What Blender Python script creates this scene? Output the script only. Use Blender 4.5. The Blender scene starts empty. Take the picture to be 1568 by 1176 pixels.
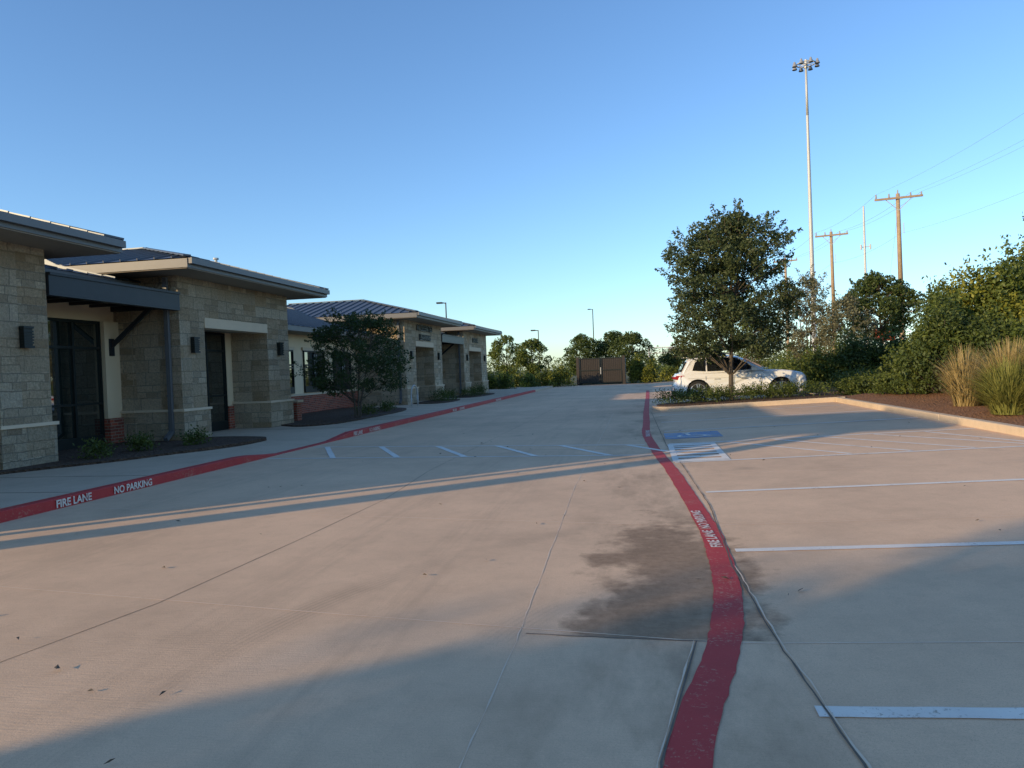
import bpy, math, random
import numpy as np
from mathutils import Vector, Matrix
random.seed(7); rng=np.random.default_rng(11)
scene=bpy.context.scene
SUN_EL=math.radians(13.5)
SD=Vector((-0.75,-0.66,0)).normalized()   # horizontal direction towards the sun

# ------------------------------------------------------------------ materials
def newmat(name):
    m=bpy.data.materials.new(name); m.use_nodes=True
    nt=m.node_tree; b=nt.nodes['Principled BSDF']; return m,nt,b
def N(nt,t,**k):
    n=nt.nodes.new(t)
    for a,v in k.items(): setattr(n,a,v)
    return n
def L(nt,a,b): nt.links.new(a,b)
def math_(nt,op,a,b=None,c=None,clamp=False):
    n=N(nt,'ShaderNodeMath',operation=op); n.use_clamp=clamp
    for i,v in enumerate((a,b,c)):
        if v is None: continue
        if isinstance(v,(int,float)): n.inputs[i].default_value=v
        else: L(nt,v,n.inputs[i])
    return n.outputs[0]
def mixc(nt,f,a,b,mode='MIX'):
    n=N(nt,'ShaderNodeMix',data_type='RGBA',blend_type=mode)
    for s,v in ((n.inputs[0],f),(n.inputs[6],a),(n.inputs[7],b)):
        if isinstance(v,(int,float)): s.default_value=v
        elif isinstance(v,tuple): s.default_value=v if len(v)==4 else (*v,1)
        else: L(nt,v,s)
    return n.outputs[2]
def ramp(nt,v,p0,p1,c0=(0,0,0,1),c1=(1,1,1,1)):
    r=N(nt,'ShaderNodeValToRGB'); r.color_ramp.elements[0].position=p0; r.color_ramp.elements[1].position=p1
    r.color_ramp.elements[0].color=c0; r.color_ramp.elements[1].color=c1
    L(nt,v,r.inputs[0]); return r.outputs[0]
def noise(nt,vec,scale,detail=4,rough=.55,dist=0):
    n=N(nt,'ShaderNodeTexNoise'); n.inputs['Scale'].default_value=scale; n.inputs['Detail'].default_value=detail
    n.inputs['Roughness'].default_value=rough; n.inputs['Distortion'].default_value=dist
    if vec is not None: L(nt,vec,n.inputs['Vector'])
    return n.outputs[0]
def pos(nt): return N(nt,'ShaderNodeNewGeometry').outputs['Position']
def bump(nt,b,h,strength=.3,dist=.02):
    n=N(nt,'ShaderNodeBump'); n.inputs['Strength'].default_value=strength; n.inputs['Distance'].default_value=dist
    L(nt,h,n.inputs['Height']); L(nt,n.outputs[0],b.inputs['Normal'])
def simple(name,col,rough=.6,metal=0,var=.15,scale=6,bmp=0,bscale=60,spec=.4):
    m,nt,b=newmat(name); p=pos(nt)
    c=mixc(nt,noise(nt,p,scale),tuple(x*(1-var) for x in col),tuple(min(1,x*(1+var)) for x in col))
    L(nt,c,b.inputs['Base Color']); b.inputs['Roughness'].default_value=rough; b.inputs['Metallic'].default_value=metal
    b.inputs['Specular IOR Level'].default_value=spec
    if bmp: bump(nt,b,noise(nt,p,bscale),bmp,.01)
    return m
def vscale(nt,v,s):
    n=N(nt,'ShaderNodeVectorMath',operation='MULTIPLY'); L(nt,v,n.inputs[0]); n.inputs[1].default_value=s; return n.outputs[0]

def concrete_mat(name,base,stains=True):
    m,nt,b=newmat(name); p=pos(nt)
    big=noise(nt,p,.35,5,.6); mid=noise(nt,p,2.2,6,.7); fine=noise(nt,p,90,3,.7); spk=noise(nt,p,230,2,.6)
    c=mixc(nt,ramp(nt,big,.35,.68),tuple(x*.80 for x in base),tuple(x*1.1 for x in base))
    c=mixc(nt,math_(nt,'MULTIPLY',ramp(nt,mid,.38,.66),.5),c,tuple(x*1.14 for x in base))
    c=mixc(nt,math_(nt,'MULTIPLY',ramp(nt,noise(nt,p,7,5,.75,.6),.5,.72),.26),c,tuple(x*.62 for x in base))
    c=mixc(nt,math_(nt,'MULTIPLY',ramp(nt,fine,.35,.7),.34),c,tuple(x*.64 for x in base))
    c=mixc(nt,math_(nt,'MULTIPLY',ramp(nt,spk,.58,.66),.5),c,tuple(x*.42 for x in base))
    if stains:
        s=N(nt,'ShaderNodeSeparateXYZ'); L(nt,p,s.inputs[0]); X,Y=s.outputs[0],s.outputs[1]
        wob=noise(nt,p,1.6,6,.65)
        dx=math_(nt,'DIVIDE',math_(nt,'SUBTRACT',X,.16),.70); dy=math_(nt,'DIVIDE',math_(nt,'SUBTRACT',Y,5.2),2.5)
        r2=math_(nt,'ADD',math_(nt,'MULTIPLY',dx,dx),math_(nt,'MULTIPLY',dy,dy))
        v=math_(nt,'ADD',math_(nt,'SUBTRACT',1,r2),math_(nt,'MULTIPLY',math_(nt,'SUBTRACT',wob,.5),3.6))
        v=math_(nt,'MULTIPLY',ramp(nt,v,.10,.65),math_(nt,'GREATER_THAN',Y,4.10))
        v=math_(nt,'MULTIPLY',v,math_(nt,'ADD',.5,math_(nt,'MULTIPLY',noise(nt,p,14,4,.7),.7)))
        c=mixc(nt,math_(nt,'MULTIPLY',v,.78),c,(.15,.092,.05,1))
        dx=math_(nt,'DIVIDE',math_(nt,'SUBTRACT',X,.1),.95)
        f=math_(nt,'SUBTRACT',1,math_(nt,'MULTIPLY',dx,dx),clamp=True)
        v=math_(nt,'MULTIPLY',f,ramp(nt,noise(nt,vscale(nt,p,(1,.35,1)),1.1,6,.7),.46,.64))
        c=mixc(nt,math_(nt,'MULTIPLY',v,.5),c,(.18,.12,.07,1))
        for cx,w in ((-2.35,.35),(-1.35,.3),(-4.7,.35),(-5.9,.3)):
            d=math_(nt,'DIVIDE',math_(nt,'SUBTRACT',math_(nt,'ADD',X,math_(nt,'MULTIPLY',math_(nt,'SINE',math_(nt,'MULTIPLY',Y,.25)),.3)),cx),w)
            f=math_(nt,'SUBTRACT',1,math_(nt,'MULTIPLY',d,d),clamp=True)
            tk=noise(nt,vscale(nt,p,(9,.5,1)),1,5,.7)
            c=mixc(nt,math_(nt,'MULTIPLY',math_(nt,'MULTIPLY',f,ramp(nt,tk,.42,.66)),.16),c,(.15,.12,.085,1))
        cxx=math_(nt,'SUBTRACT',X,2.6); cyy=math_(nt,'SUBTRACT',Y,3.0)
        rr=math_(nt,'SQRT',math_(nt,'ADD',math_(nt,'MULTIPLY',cxx,cxx),math_(nt,'MULTIPLY',cyy,cyy)))
        for r0 in (3.6,5.0):
            d=math_(nt,'DIVIDE',math_(nt,'SUBTRACT',rr,r0),.16); f=math_(nt,'SUBTRACT',1,math_(nt,'MULTIPLY',d,d),clamp=True)
            tk=ramp(nt,math_(nt,'SINE',math_(nt,'MULTIPLY',rr,150)),.2,.8)
            f=math_(nt,'MULTIPLY',math_(nt,'MULTIPLY',f,ramp(nt,noise(nt,p,.6,3),.42,.6)),math_(nt,'ADD',.4,math_(nt,'MULTIPLY',tk,.6)))
            f=math_(nt,'MULTIPLY',f,math_(nt,'LESS_THAN',X,.2))
            c=mixc(nt,math_(nt,'MULTIPLY',f,.28),c,(.14,.11,.08,1))
        vo=N(nt,'ShaderNodeTexVoronoi'); vo.inputs['Scale'].default_value=.55; L(nt,p,vo.inputs['Vector'])
        v=math_(nt,'ADD',vo.outputs['Distance'],math_(nt,'MULTIPLY',math_(nt,'SUBTRACT',wob,.5),.25))
        c=mixc(nt,math_(nt,'MULTIPLY',ramp(nt,v,.02,.12,(1,1,1,1),(0,0,0,1)),.28),c,(.10,.085,.07,1))
    L(nt,c,b.inputs['Base Color']); b.inputs['Roughness'].default_value=.85; b.inputs['Specular IOR Level'].default_value=.25
    h=math_(nt,'ADD',math_(nt,'MULTIPLY',fine,.7),noise(nt,vscale(nt,p,(5,70,1)),1,3,.6))
    bump(nt,b,h,.35,.006)
    return m
M={}
M['concrete']=concrete_mat('lot_concrete',(.75,.515,.33))
M['walk']=concrete_mat('sidewalk_concrete',(.60,.47,.335),False)
M['joint']=simple('joint_sealant',(.15,.12,.09),.9,var=.4,scale=8)
M['jointl']=simple('joint_chalky',(.74,.58,.42),.9,var=.2,scale=5)

def paint(name,col,wear,under=(.42,.36,.28)):
    m,nt,b=newmat(name); p=pos(nt)
    n1=noise(nt,p,38,5,.75); n2=noise(nt,p,3,3,.6)
    f=math_(nt,'ADD',n1,math_(nt,'MULTIPLY',math_(nt,'SUBTRACT',n2,.5),.5))
    f=ramp(nt,f,wear-.04,wear+.03)
    c=mixc(nt,noise(nt,p,5,4,.6),tuple(x*.75 for x in col),tuple(min(x*1.12,.9) for x in col))
    L(nt,mixc(nt,f,under,c),b.inputs['Base Color']); b.inputs['Roughness'].default_value=.7
    bump(nt,b,noise(nt,p,90,3,.7),.35,.005); return m
M['red']=paint('fire_lane_red_paint',(.50,.035,.03),.38,(.48,.18,.12))
M['white']=paint('white_paint',(.84,.76,.66),.37)
M['whitelet']=paint('stencil_white_paint',(.80,.70,.60),.43,(.45,.2,.17))
M['blue']=paint('blue_paint',(.16,.29,.48),.47)

def wallvec(nt):
    g=N(nt,'ShaderNodeNewGeometry'); s=N(nt,'ShaderNodeSeparateXYZ'); L(nt,g.outputs['Position'],s.inputs[0])
    n=N(nt,'ShaderNodeSeparateXYZ'); L(nt,g.outputs['True Normal'],n.inputs[0])
    k=math_(nt,'GREATER_THAN',math_(nt,'ABSOLUTE',n.outputs[1]),.5)
    h=math_(nt,'ADD',math_(nt,'MULTIPLY',s.outputs[0],k),math_(nt,'MULTIPLY',s.outputs[1],math_(nt,'SUBTRACT',1,k)))
    return h,s.outputs[2],g.outputs['Position']
def brick(nt,vec,w,hh,mort,c1,c2,cm,off=.5):
    n=N(nt,'ShaderNodeTexBrick'); n.offset=off; n.squash=1.35; n.squash_frequency=3
    L(nt,vec,n.inputs['Vector']); n.inputs['Scale'].default_value=1
    n.inputs['Brick Width'].default_value=w; n.inputs['Row Height'].default_value=hh; n.inputs['Mortar Size'].default_value=mort
    n.inputs['Mortar Smooth'].default_value=.2
    n.inputs['Color1'].default_value=(*c1,1); n.inputs['Color2'].default_value=(*c2,1); n.inputs['Mortar'].default_value=(*cm,1)
    return n
def stone_mat():
    m,nt,b=newmat('limestone_ashlar'); h,z,p=wallvec(nt)
    cv=N(nt,'ShaderNodeCombineXYZ')
    wob=noise(nt,p,5,2)
    L(nt,math_(nt,'ADD',h,math_(nt,'MULTIPLY',wob,.06)),cv.inputs[0]); L(nt,math_(nt,'ADD',z,math_(nt,'MULTIPLY',noise(nt,p,4,2),.05)),cv.inputs[1])
    mc=(.46,.38,.27)
    A=brick(nt,cv.outputs[0],.30,.15,.010,(.92,.75,.51),(.50,.37,.23),mc,.37)
    B=brick(nt,cv.outputs[0],.48,.30,.010,(.66,.52,.34),(.93,.78,.56),mc,.62)
    fl=N(nt,'ShaderNodeCombineXYZ')
    L(nt,math_(nt,'FLOOR',math_(nt,'DIVIDE',h,.62)),fl.inputs[0]); L(nt,math_(nt,'FLOOR',math_(nt,'DIVIDE',z,.30)),fl.inputs[1])
    wn=N(nt,'ShaderNodeTexWhiteNoise'); L(nt,fl.outputs[0],wn.inputs['Vector'])
    k=math_(nt,'GREATER_THAN',wn.outputs['Value'],.5)
    c=mixc(nt,k,A.outputs['Color'],B.outputs['Color'])
    sp=N(nt,'ShaderNodeSeparateColor'); L(nt,wn.outputs['Color'],sp.inputs[0])
    c=mixc(nt,math_(nt,'MULTIPLY',ramp(nt,sp.outputs[1],.4,1),.5),c,(.66,.41,.19,1))
    c=mixc(nt,ramp(nt,noise(nt,p,26,5,.75),.38,.66),mixc(nt,.5,c,(.26,.18,.11,1)),c)
    c=mixc(nt,math_(nt,'MULTIPLY',ramp(nt,noise(nt,p,60,3,.7),.55,.75),.35),c,(.93,.82,.64,1))
    L(nt,c,b.inputs['Base Color']); b.inputs['Roughness'].default_value=.9
    fa=math_(nt,'ADD',math_(nt,'MULTIPLY',A.outputs['Fac'],math_(nt,'SUBTRACT',1,k)),math_(nt,'MULTIPLY',B.outputs['Fac'],k))
    hh=math_(nt,'ADD',math_(nt,'SUBTRACT',1,fa),math_(nt,'MULTIPLY',noise(nt,p,16,6,.75),2.4))
    bump(nt,b,hh,1.0,.06); return m
M['stone']=stone_mat()
def brickred():
    m,nt,b=newmat('red_brick'); h,z,p=wallvec(nt); cv=N(nt,'ShaderNodeCombineXYZ'); L(nt,h,cv.inputs[0]); L(nt,z,cv.inputs[1])
    A=brick(nt,cv.outputs[0],.21,.072,.007,(.42,.095,.045),(.20,.05,.03),(.34,.27,.20))
    L(nt,A.outputs['Color'],b.inputs['Base Color']); b.inputs['Roughness'].default_value=.9
    bump(nt,b,math_(nt,'SUBTRACT',1,A.outputs['Fac']),.6,.01); return m
M['brick']=brickred()
M['cast']=simple('cast_stone_trim',(.66,.52,.36),.85,var=.1,scale=3,bmp=.2)
M['stucco']=simple('cream_stucco',(.80,.62,.40),.9,var=.07,scale=2,bmp=.3,bscale=120)
M['soffit']=simple('soffit_paint',(.32,.27,.21),.7,var=.08)
M['metalroof']=simple('standing_seam_metal',(.13,.145,.165),.45,.5,var=.12,scale=1.5)
M['fascia']=simple('fascia_metal',(.15,.15,.15),.5,.2,var=.08)
M['bronze']=simple('dark_bronze_steel',(.020,.024,.021),.5,.3,var=.2)
M['canopy']=simple('canopy_steel',(.03,.034,.04),.45,.3,var=.2)
M['gate']=simple('gate_taupe_paint',(.038,.030,.024),.65,var=.15,scale=3)
M['wood']=simple('weathered_utility_wood',(.38,.27,.17),.85,var=.3,scale=4,bmp=.4)
M['galv']=simple('galvanised_steel',(.50,.50,.48),.55,.2,var=.08)
M['wire']=simple('aluminium_wire',(.3,.3,.31),.5,.2)
M['ceramic']=simple('insulator',(.3,.28,.26),.3)
M['bark']=simple('bark',(.10,.08,.06),.95,var=.4,scale=18,bmp=.7,bscale=40)
M['carpaint']=simple('white_car_paint',(.78,.78,.77),.22,0,var=.01,spec=.6)
M['carpaint'].node_tree.nodes['Principled BSDF'].inputs['Coat Weight'].default_value=.7
M['rubber']=simple('tyre_rubber',(.02,.02,.02),.8)
M['alloy']=simple('alloy_rim',(.5,.5,.5),.35,.8,var=.03)
M['black']=simple('black_trim',(.018,.018,.02),.5)
M['taill']=simple('red_lens',(.35,.015,.02),.15)
M['lens']=simple('clear_lens',(.55,.57,.6),.1)
M['orange']=simple('orange_sign_face',(.62,.10,.03),.5)
M['signwhite']=simple('white_sign_panel',(.6,.6,.6),.5)
def glassmat(n,c):
    m,nt,b=newmat(n); b.inputs['Base Color'].default_value=(*c,1); b.inputs['Roughness'].default_value=.02
    b.inputs['Specular IOR Level'].default_value=.9; b.inputs['IOR'].default_value=1.6
    bump(nt,b,noise(nt,pos(nt),1.2,2),.04,.02); return m
M['glass']=glassmat('storefront_glass',(.010,.018,.016)); M['carglass']=glassmat('car_glass',(.012,.014,.016))
M['glass'].node_tree.nodes['Principled BSDF'].inputs['IOR'].default_value=2.0
def mulchm():
    m,nt,b=newmat('bark_mulch'); p=pos(nt)
    v=N(nt,'ShaderNodeTexVoronoi'); v.inputs['Scale'].default_value=24; L(nt,vscale(nt,p,(1,.5,1)),v.inputs['Vector'])
    c=mixc(nt,v.outputs['Color'],(.09,.035,.014,1),(.40,.19,.08,1)); c=mixc(nt,noise(nt,p,3),c,(.27,.13,.06,1))
    L(nt,c,b.inputs['Base Color']); b.inputs['Roughness'].default_value=.95
    bump(nt,b,v.outputs['Distance'],1,.05); return m
M['mulch']=mulchm()
def mulchdark():
    m,nt,b=newmat('dark_bark_mulch'); p=pos(nt)
    v=N(nt,'ShaderNodeTexVoronoi'); v.inputs['Scale'].default_value=30; L(nt,vscale(nt,p,(1,.5,1)),v.inputs['Vector'])
    c=mixc(nt,v.outputs['Color'],(.03,.016,.009,1),(.14,.08,.045,1))
    L(nt,c,b.inputs['Base Color']); b.inputs['Roughness'].default_value=.95
    bump(nt,b,v.outputs['Distance'],1,.05); return m
M['mulchd']=mulchdark()
def terr():
    m,nt,b=newmat('dry_grass_ground'); p=pos(nt)
    c=mixc(nt,ramp(nt,noise(nt,p,.15,6,.65),.35,.65),(.085,.10,.035,1),(.17,.14,.075,1))
    c=mixc(nt,ramp(nt,noise(nt,p,9,5,.7),.4,.7),c,(.06,.08,.03,1))
    L(nt,c,b.inputs['Base Color']); b.inputs['Roughness'].default_value=1; bump(nt,b,noise(nt,p,20,5,.7),1,.08); return m
M['terrain']=terr()
def leafm(name,c0,c1,trans=.3):
    m,nt,b=newmat(name); g=N(nt,'ShaderNodeNewGeometry')
    f=math_(nt,'ADD',math_(nt,'MULTIPLY',g.outputs['Random Per Island'],.65),math_(nt,'MULTIPLY',noise(nt,g.outputs['Position'],1.3,2),.45),clamp=True)
    c=mixc(nt,f,c0,c1); L(nt,c,b.inputs['Base Color']); b.inputs['Roughness'].default_value=.55; b.inputs['Specular IOR Level'].default_value=.3
    t=N(nt,'ShaderNodeBsdfTranslucent'); L(nt,mixc(nt,.5,c,(.12,.17,.02,1)),t.inputs['Color'])
    mx=N(nt,'ShaderNodeMixShader'); mx.inputs[0].default_value=trans
    L(nt,b.outputs[0],mx.inputs[1]); L(nt,t.outputs[0],mx.inputs[2]); L(nt,mx.outputs[0],nt.nodes['Material Output'].inputs['Surface']); return m
M['oak']=leafm('oak_leaves',(.034,.048,.018),(.095,.12,.045),.22)
M['myrtle']=leafm('myrtle_leaves',(.018,.036,.012),(.05,.082,.022),.2)
M['shrub']=leafm('shrub_leaves',(.05,.08,.015),(.16,.19,.04))
M['shrubd']=leafm('dark_shrub_leaves',(.034,.055,.014),(.09,.12,.03),.22)
M['yshrub']=leafm('yellow_green_leaves',(.13,.15,.015),(.31,.30,.05))
M['olive']=leafm('olive_grey_leaves',(.11,.11,.06),(.22,.21,.12))
M['grassb']=leafm('tan_grass_blades',(.26,.19,.07),(.50,.38,.18))
M['greenb']=leafm('green_grass_blades',(.12,.14,.03),(.32,.31,.09))

# ------------------------------------------------------------------ mesh helpers
class MB:
    def __init__(s): s.v=[]; s.f=[]; s.m=[]; s.mats=[]
    def mi(s,mat):
        if mat not in s.mats: s.mats.append(mat)
        return s.mats.index(mat)
    def add(s,v,f,mat):
        o=len(s.v); k=s.mi(mat); s.v.extend([tuple(x) for x in v]); s.f.extend([tuple(i+o for i in q) for q in f]); s.m.extend([k]*len(f))
    def box(s,x0,x1,y0,y1,z0,z1,mat):
        v=[(x,y,z) for z in (z0,z1) for (x,y) in ((x0,y0),(x1,y0),(x1,y1),(x0,y1))]
        s.add(v,[(3,2,1,0),(4,5,6,7),(0,1,5,4),(1,2,6,5),(2,3,7,6),(3,0,4,7)],mat)
    def tube(s,p0,p1,r0,r1,mat,n=8,cap=True):
        p0=Vector(p0);p1=Vector(p1);d=(p1-p0)
        if d.length<1e-5:return
        d.normalize(); a=d.orthogonal().normalized(); b=d.cross(a)
        v=[];
        for p,r in ((p0,r0),(p1,r1)):
            for i in range(n):
                t=2*math.pi*i/n; v.append(p+(a*math.cos(t)+b*math.sin(t))*r)
        f=[(i,(i+1)%n,n+(i+1)%n,n+i) for i in range(n)]
        if cap: f+= [tuple(range(n))[::-1],tuple(range(n,2*n))]
        s.add(v,f,mat)
    def path(s,pts,r0,r1,mat,n=6):
        k=len(pts)-1
        for i in range(k): s.tube(pts[i],pts[i+1],r0+(r1-r0)*i/k,r0+(r1-r0)*(i+1)/k,mat,n,cap=(i in(0,k-1)))
    def beam(s,p0,p1,w,h,mat):
        p0=Vector(p0);p1=Vector(p1);d=(p1-p0).normalized()
        up=Vector((0,0,1)) if abs(d.z)<.95 else Vector((1,0,0)); a=d.cross(up).normalized(); b=a.cross(d).normalized()
        v=[p+a*sx*w/2+b*sz*h/2 for p in (p0,p1) for sx,sz in ((-1,-1),(1,-1),(1,1),(-1,1))]
        s.add(v,[(0,1,2,3),(7,6,5,4),(0,4,5,1),(1,5,6,2),(2,6,7,3),(3,7,4,0)],mat)
    def prism(s,pts,z0,z1,mat,zf=None):
        n=len(pts); zf=zf or (lambda x,y:0)
        v=[(x,y,z0+zf(x,y)) for x,y in pts]+[(x,y,z1+zf(x,y)) for x,y in pts]
        s.add(v,[tuple(range(n))[::-1],tuple(range(n,2*n))]+[(i,(i+1)%n,n+(i+1)%n,n+i) for i in range(n)],mat)
    def quads(s,arr,mat):   # arr (N,4,3)
        o=len(s.v); k=s.mi(mat); n=len(arr)
        s.v.extend(map(tuple,arr.reshape(-1,3).tolist()))
        s.f.extend([(o+4*i,o+4*i+1,o+4*i+2,o+4*i+3) for i in range(n)]); s.m.extend([k]*n)
    def obj(s,name,parent=None,smooth=False,bevel=0,mod=None):
        me=bpy.data.meshes.new(name); me.from_pydata(s.v,[],s.f)
        for m in s.mats: me.materials.append(M[m])
        me.polygons.foreach_set('material_index',s.m)
        if smooth: me.polygons.foreach_set('use_smooth',[True]*len(s.f))
        me.update(); o=bpy.data.objects.new(name,me); scene.collection.objects.link(o)
        if parent: o.parent=parent
        if bevel:
            b=o.modifiers.new('bevel','BEVEL'); b.width=bevel; b.segments=2; b.limit_method='ANGLE'; b.angle_limit=math.radians(40)
        return o
def empty(name):
    e=bpy.data.objects.new(name,None); scene.collection.objects.link(e); e.empty_display_size=.3; return e
def text(body,size,mat,origin,xd,yd,parent,name,align='LEFT',extrude=0,sx=1,off=.02):
    c=bpy.data.curves.new(name,'FONT'); c.body=body; c.size=size; c.align_x=align; c.extrude=extrude; c.offset=size*off
    t=bpy.data.objects.new('tmp',c); scene.collection.objects.link(t)
    dg=bpy.context.evaluated_depsgraph_get(); dg.update()
    me=bpy.data.meshes.new_from_object(t.evaluated_get(dg)); bpy.data.objects.remove(t)
    me.materials.clear(); me.materials.append(M[mat]); o=bpy.data.objects.new(name,me); scene.collection.objects.link(o)
    xd=Vector(xd).normalized(); yd=Vector(yd).normalized(); zd=xd.cross(yd)
    m=Matrix((xd*sx,yd,zd)).transposed().to_4x4(); m.translation=Vector(origin); o.matrix_world=m
    if parent: o.parent=parent
    return o

def gz(x,y=0): return 0 if x<.6 else .032*(min(x,9)-.6)

# ------------------------------------------------------------------ camera
cam=bpy.data.cameras.new('camera'); co=bpy.data.objects.new('camera',cam); scene.collection.objects.link(co); scene.camera=co
cam.lens=26; cam.sensor_width=36; cam.clip_end=6000; cam.clip_start=.05
R=Matrix.Rotation(math.radians(10),4,'Z')@Matrix.Rotation(math.radians(90-1.03),4,'X')@Matrix.Rotation(math.radians(-2.2),4,'Z')
co.matrix_world=Matrix.Translation((0,0,1.5))@R

# ------------------------------------------------------------------ world + sun
w=bpy.data.worlds.new('World'); scene.world=w; w.use_nodes=True; nt=w.node_tree
bg=nt.nodes['Background']; sk=N(nt,'ShaderNodeTexSky',sky_type='NISHITA'); sk.sun_disc=False
sk.sun_elevation=SUN_EL; sk.sun_rotation=math.atan2(SD.x,SD.y); sk.altitude=200; sk.air_density=1.0; sk.dust_density=.4; sk.ozone_density=2.4
tint=mixc(nt,1.0,sk.outputs[0],(1.24,1.50,1.78,1),'MULTIPLY')
L(nt,tint,bg.inputs[0]); bg.inputs[1].default_value=.143
sl=bpy.data.lights.new('sun','SUN'); so=bpy.data.objects.new('sun',sl); scene.collection.objects.link(so)
sl.energy=5; sl.angle=math.radians(.6); sl.color=(1,.74,.41)
d=-(SD*math.cos(SUN_EL)+Vector((0,0,math.sin(SUN_EL)))); so.rotation_euler=d.to_track_quat('-Z','Y').to_euler()
scene.view_settings.view_transform='Standard'; scene.view_settings.look='None'; scene.view_settings.exposure=0

# ------------------------------------------------------------------ ground
b=MB(); xs=[-3000,-60,-7.2,.6,9,60,3000]; ys=[-3000,-60,0,60,200,3000]
v=[(x,y,gz(x)-.03) for y in ys for x in xs]; nx=len(xs)
b.add(v,[(j*nx+i,j*nx+i+1,(j+1)*nx+i+1,(j+1)*nx+i) for j in range(len(ys)-1) for i in range(nx-1)],'terrain'); b.obj('ground')
b=MB(); xs=[-7.2,.6,5.8]; ys=[-40,0,24,64]; v=[(x,y,gz(x)) for y in ys for x in xs]
b.add(v,[(j*3+i,j*3+i+1,(j+1)*3+i+1,(j+1)*3+i) for j in range(3) for i in range(2)],'concrete'); b.obj('parking_lot_pavement')

def strip(b,pts,w,mat,dz=.004,jag=0):
    P=[Vector((x,y,0)) for x,y in pts]; Lf=[];Rt=[]
    for i,p in enumerate(P):
        t=(P[min(i+1,len(P)-1)]-P[max(i-1,0)]).normalized(); n=Vector((-t.y,t.x,0))
        a=p+n*(w/2+random.uniform(-jag,jag)); c=p-n*(w/2+random.uniform(-jag,jag)); Lf.append((a.x,a.y,gz(a.x)+dz)); Rt.append((c.x,c.y,gz(c.x)+dz))
    k=len(P); b.add(Lf+Rt,[(i,k+i,k+i+1,i+1) for i in range(k-1)],mat)
def dens(pts,step=.35):
    o=[]
    for (x0,y0),(x1,y1) in zip(pts,pts[1:]):
        n=max(1,int(math.hypot(x1-x0,y1-y0)/step)); o+=[(x0+(x1-x0)*i/n,y0+(y1-y0)*i/n) for i in range(n)]
    return o+[pts[-1]]
def smoothpts(pts,n=6):
    o=[]
    for i in range(len(pts)-1):
        p0=pts[max(i-1,0)];p1=pts[i];p2=pts[i+1];p3=pts[min(i+2,len(pts)-1)]
        for k in range(n):
            t=k/n; o.append(tuple(.5*((2*p1[j])+(-p0[j]+p2[j])*t+(2*p0[j]-5*p1[j]+4*p2[j]-p3[j])*t*t+(-p0[j]+3*p1[j]-3*p2[j]+p3[j])*t**3) for j in (0,1)))
    return o+[pts[-1]]
def crack(pts,amp=.012,step=.12):
    return [(x+random.uniform(-amp,amp),y+random.uniform(-amp,amp)) for x,y in dens(pts,step)]
# joints
b=MB()
strip(b,dens([(-3.55,-6),(-3.54,3.5),(-3.32,4.54),(-3.2,6.5),(-3.12,8.5),(-3.3,11),(-3.4,62)]),.006,'joint',.002,.001)
strip(b,crack([(.80,-4),(.75,2.86),(.66,4.07),(.605,5.6),(.65,8),(.55,11),(.4,14),(.25,24)],.004),.010,'joint',.0065,.003)
strip(b,crack([(.777,-4),(.765,2.86),(.677,4.07),(.622,5.6)],.005),.008,'jointl',.0062,.004)
strip(b,dens([(-.02,-4),(.02,2.8),(.24,4.07)]),.008,'joint',.0065,.002); strip(b,crack([(-.034,-4),(.006,2.8),(.226,4.07)],.003),.008,'jointl',.0062,.004)
for y in (1.1,4.07,7.02,10.2,13.4,16.8,20.2,23.6,28,32,36,41,46,52,58):
    pts=[(-7.2,y+1.12),(-4.86,y+.78),(-2,y+.33),(.3,y),(.6,y)]
    strip(b,dens(pts),.009,'jointl' if y<12 else 'joint',.002,.002)
    strip(b,dens([(.6,y),(5.8,y)]),.009,'jointl' if y<12 else 'joint',.002,.002)
strip(b,crack([(-.7,4.13),(-.2,4.09),(.3,4.08)],.004),.011,'joint',.0025,.003)
strip(b,crack([(-.70,-4),(-.74,4.0),(-.89,9.4),(-.95,24)],.004),.006,'jointl',.002,.003)
b.obj('pavement_joints')
# red fire lane stripe
fl=empty('fire_lane_stripe'); b=MB()
red=smoothpts([(-.1,-4),(-.05,1),(.12,2.81),(.36,3.94),(.487,4.81),(.538,5.76),(.541,6.885),(.479,8.37),(.374,10.6),(.197,13.2),(.05,16.4),(.07,20),(.09,24.5),(.2,34),(.3,45)],12)
strip(b,red,.18,'red',.0045,.006); b.obj('red_paint',fl)
text('FIRE LANE  NO PARKING',.125,'whitelet',(.592,6.15,.0095),(-.045,1,0),(-1,-.045,0),fl,'lane_stencil',sx=1.1,off=.03)
text('FIRE LANE  NO PARKING',.125,'whitelet',(.12,15.8,.0095),(-.0,1,0),(-1,0,0),fl,'lane_stencil_far',sx=1.1,off=.03)
# stall lines
b=MB()
for y in (.55,3.28,6.06,8.81,11.55,14.25,17.0,19.7,22.4): strip(b,dens([(.68 if y<11 else .45,y),(5.75,y)],.12),.10,'white',.0045,.003)
for k in range(5):
    x=1.5+k*.85; strip(b,dens([(x,14.15),(min(x+1.5,5.7),11.65)]),.08,'white',.0042)
b.obj('parking_stall_lines')
b=MB(); strip(b,dens([(-7.1,13.05),(.1,12.55)]),.07,'white',.0035,.003); strip(b,dens([(-7.1,15.1),(.0,14.2)]),.07,'white',.0035,.003)
for k in range(6):
    x=-6.75+k*1.28; t=(x+7.1)/7.1; yt=15.05-.85*t; yb=13.0-.45*(t+.15); strip(b,dens([(x,yt),(x+1.05,yb)]),.11,'white',.0055,.004)
b.obj('crosswalk_marking')
hm=empty('accessible_parking_marking'); b=MB()
b.add([(.42,15.2,.0045),(.6,15.2,.0045),(.6,16.45,.0045),(.42,16.45,.0045)],[(0,1,2,3)],'blue')
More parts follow.
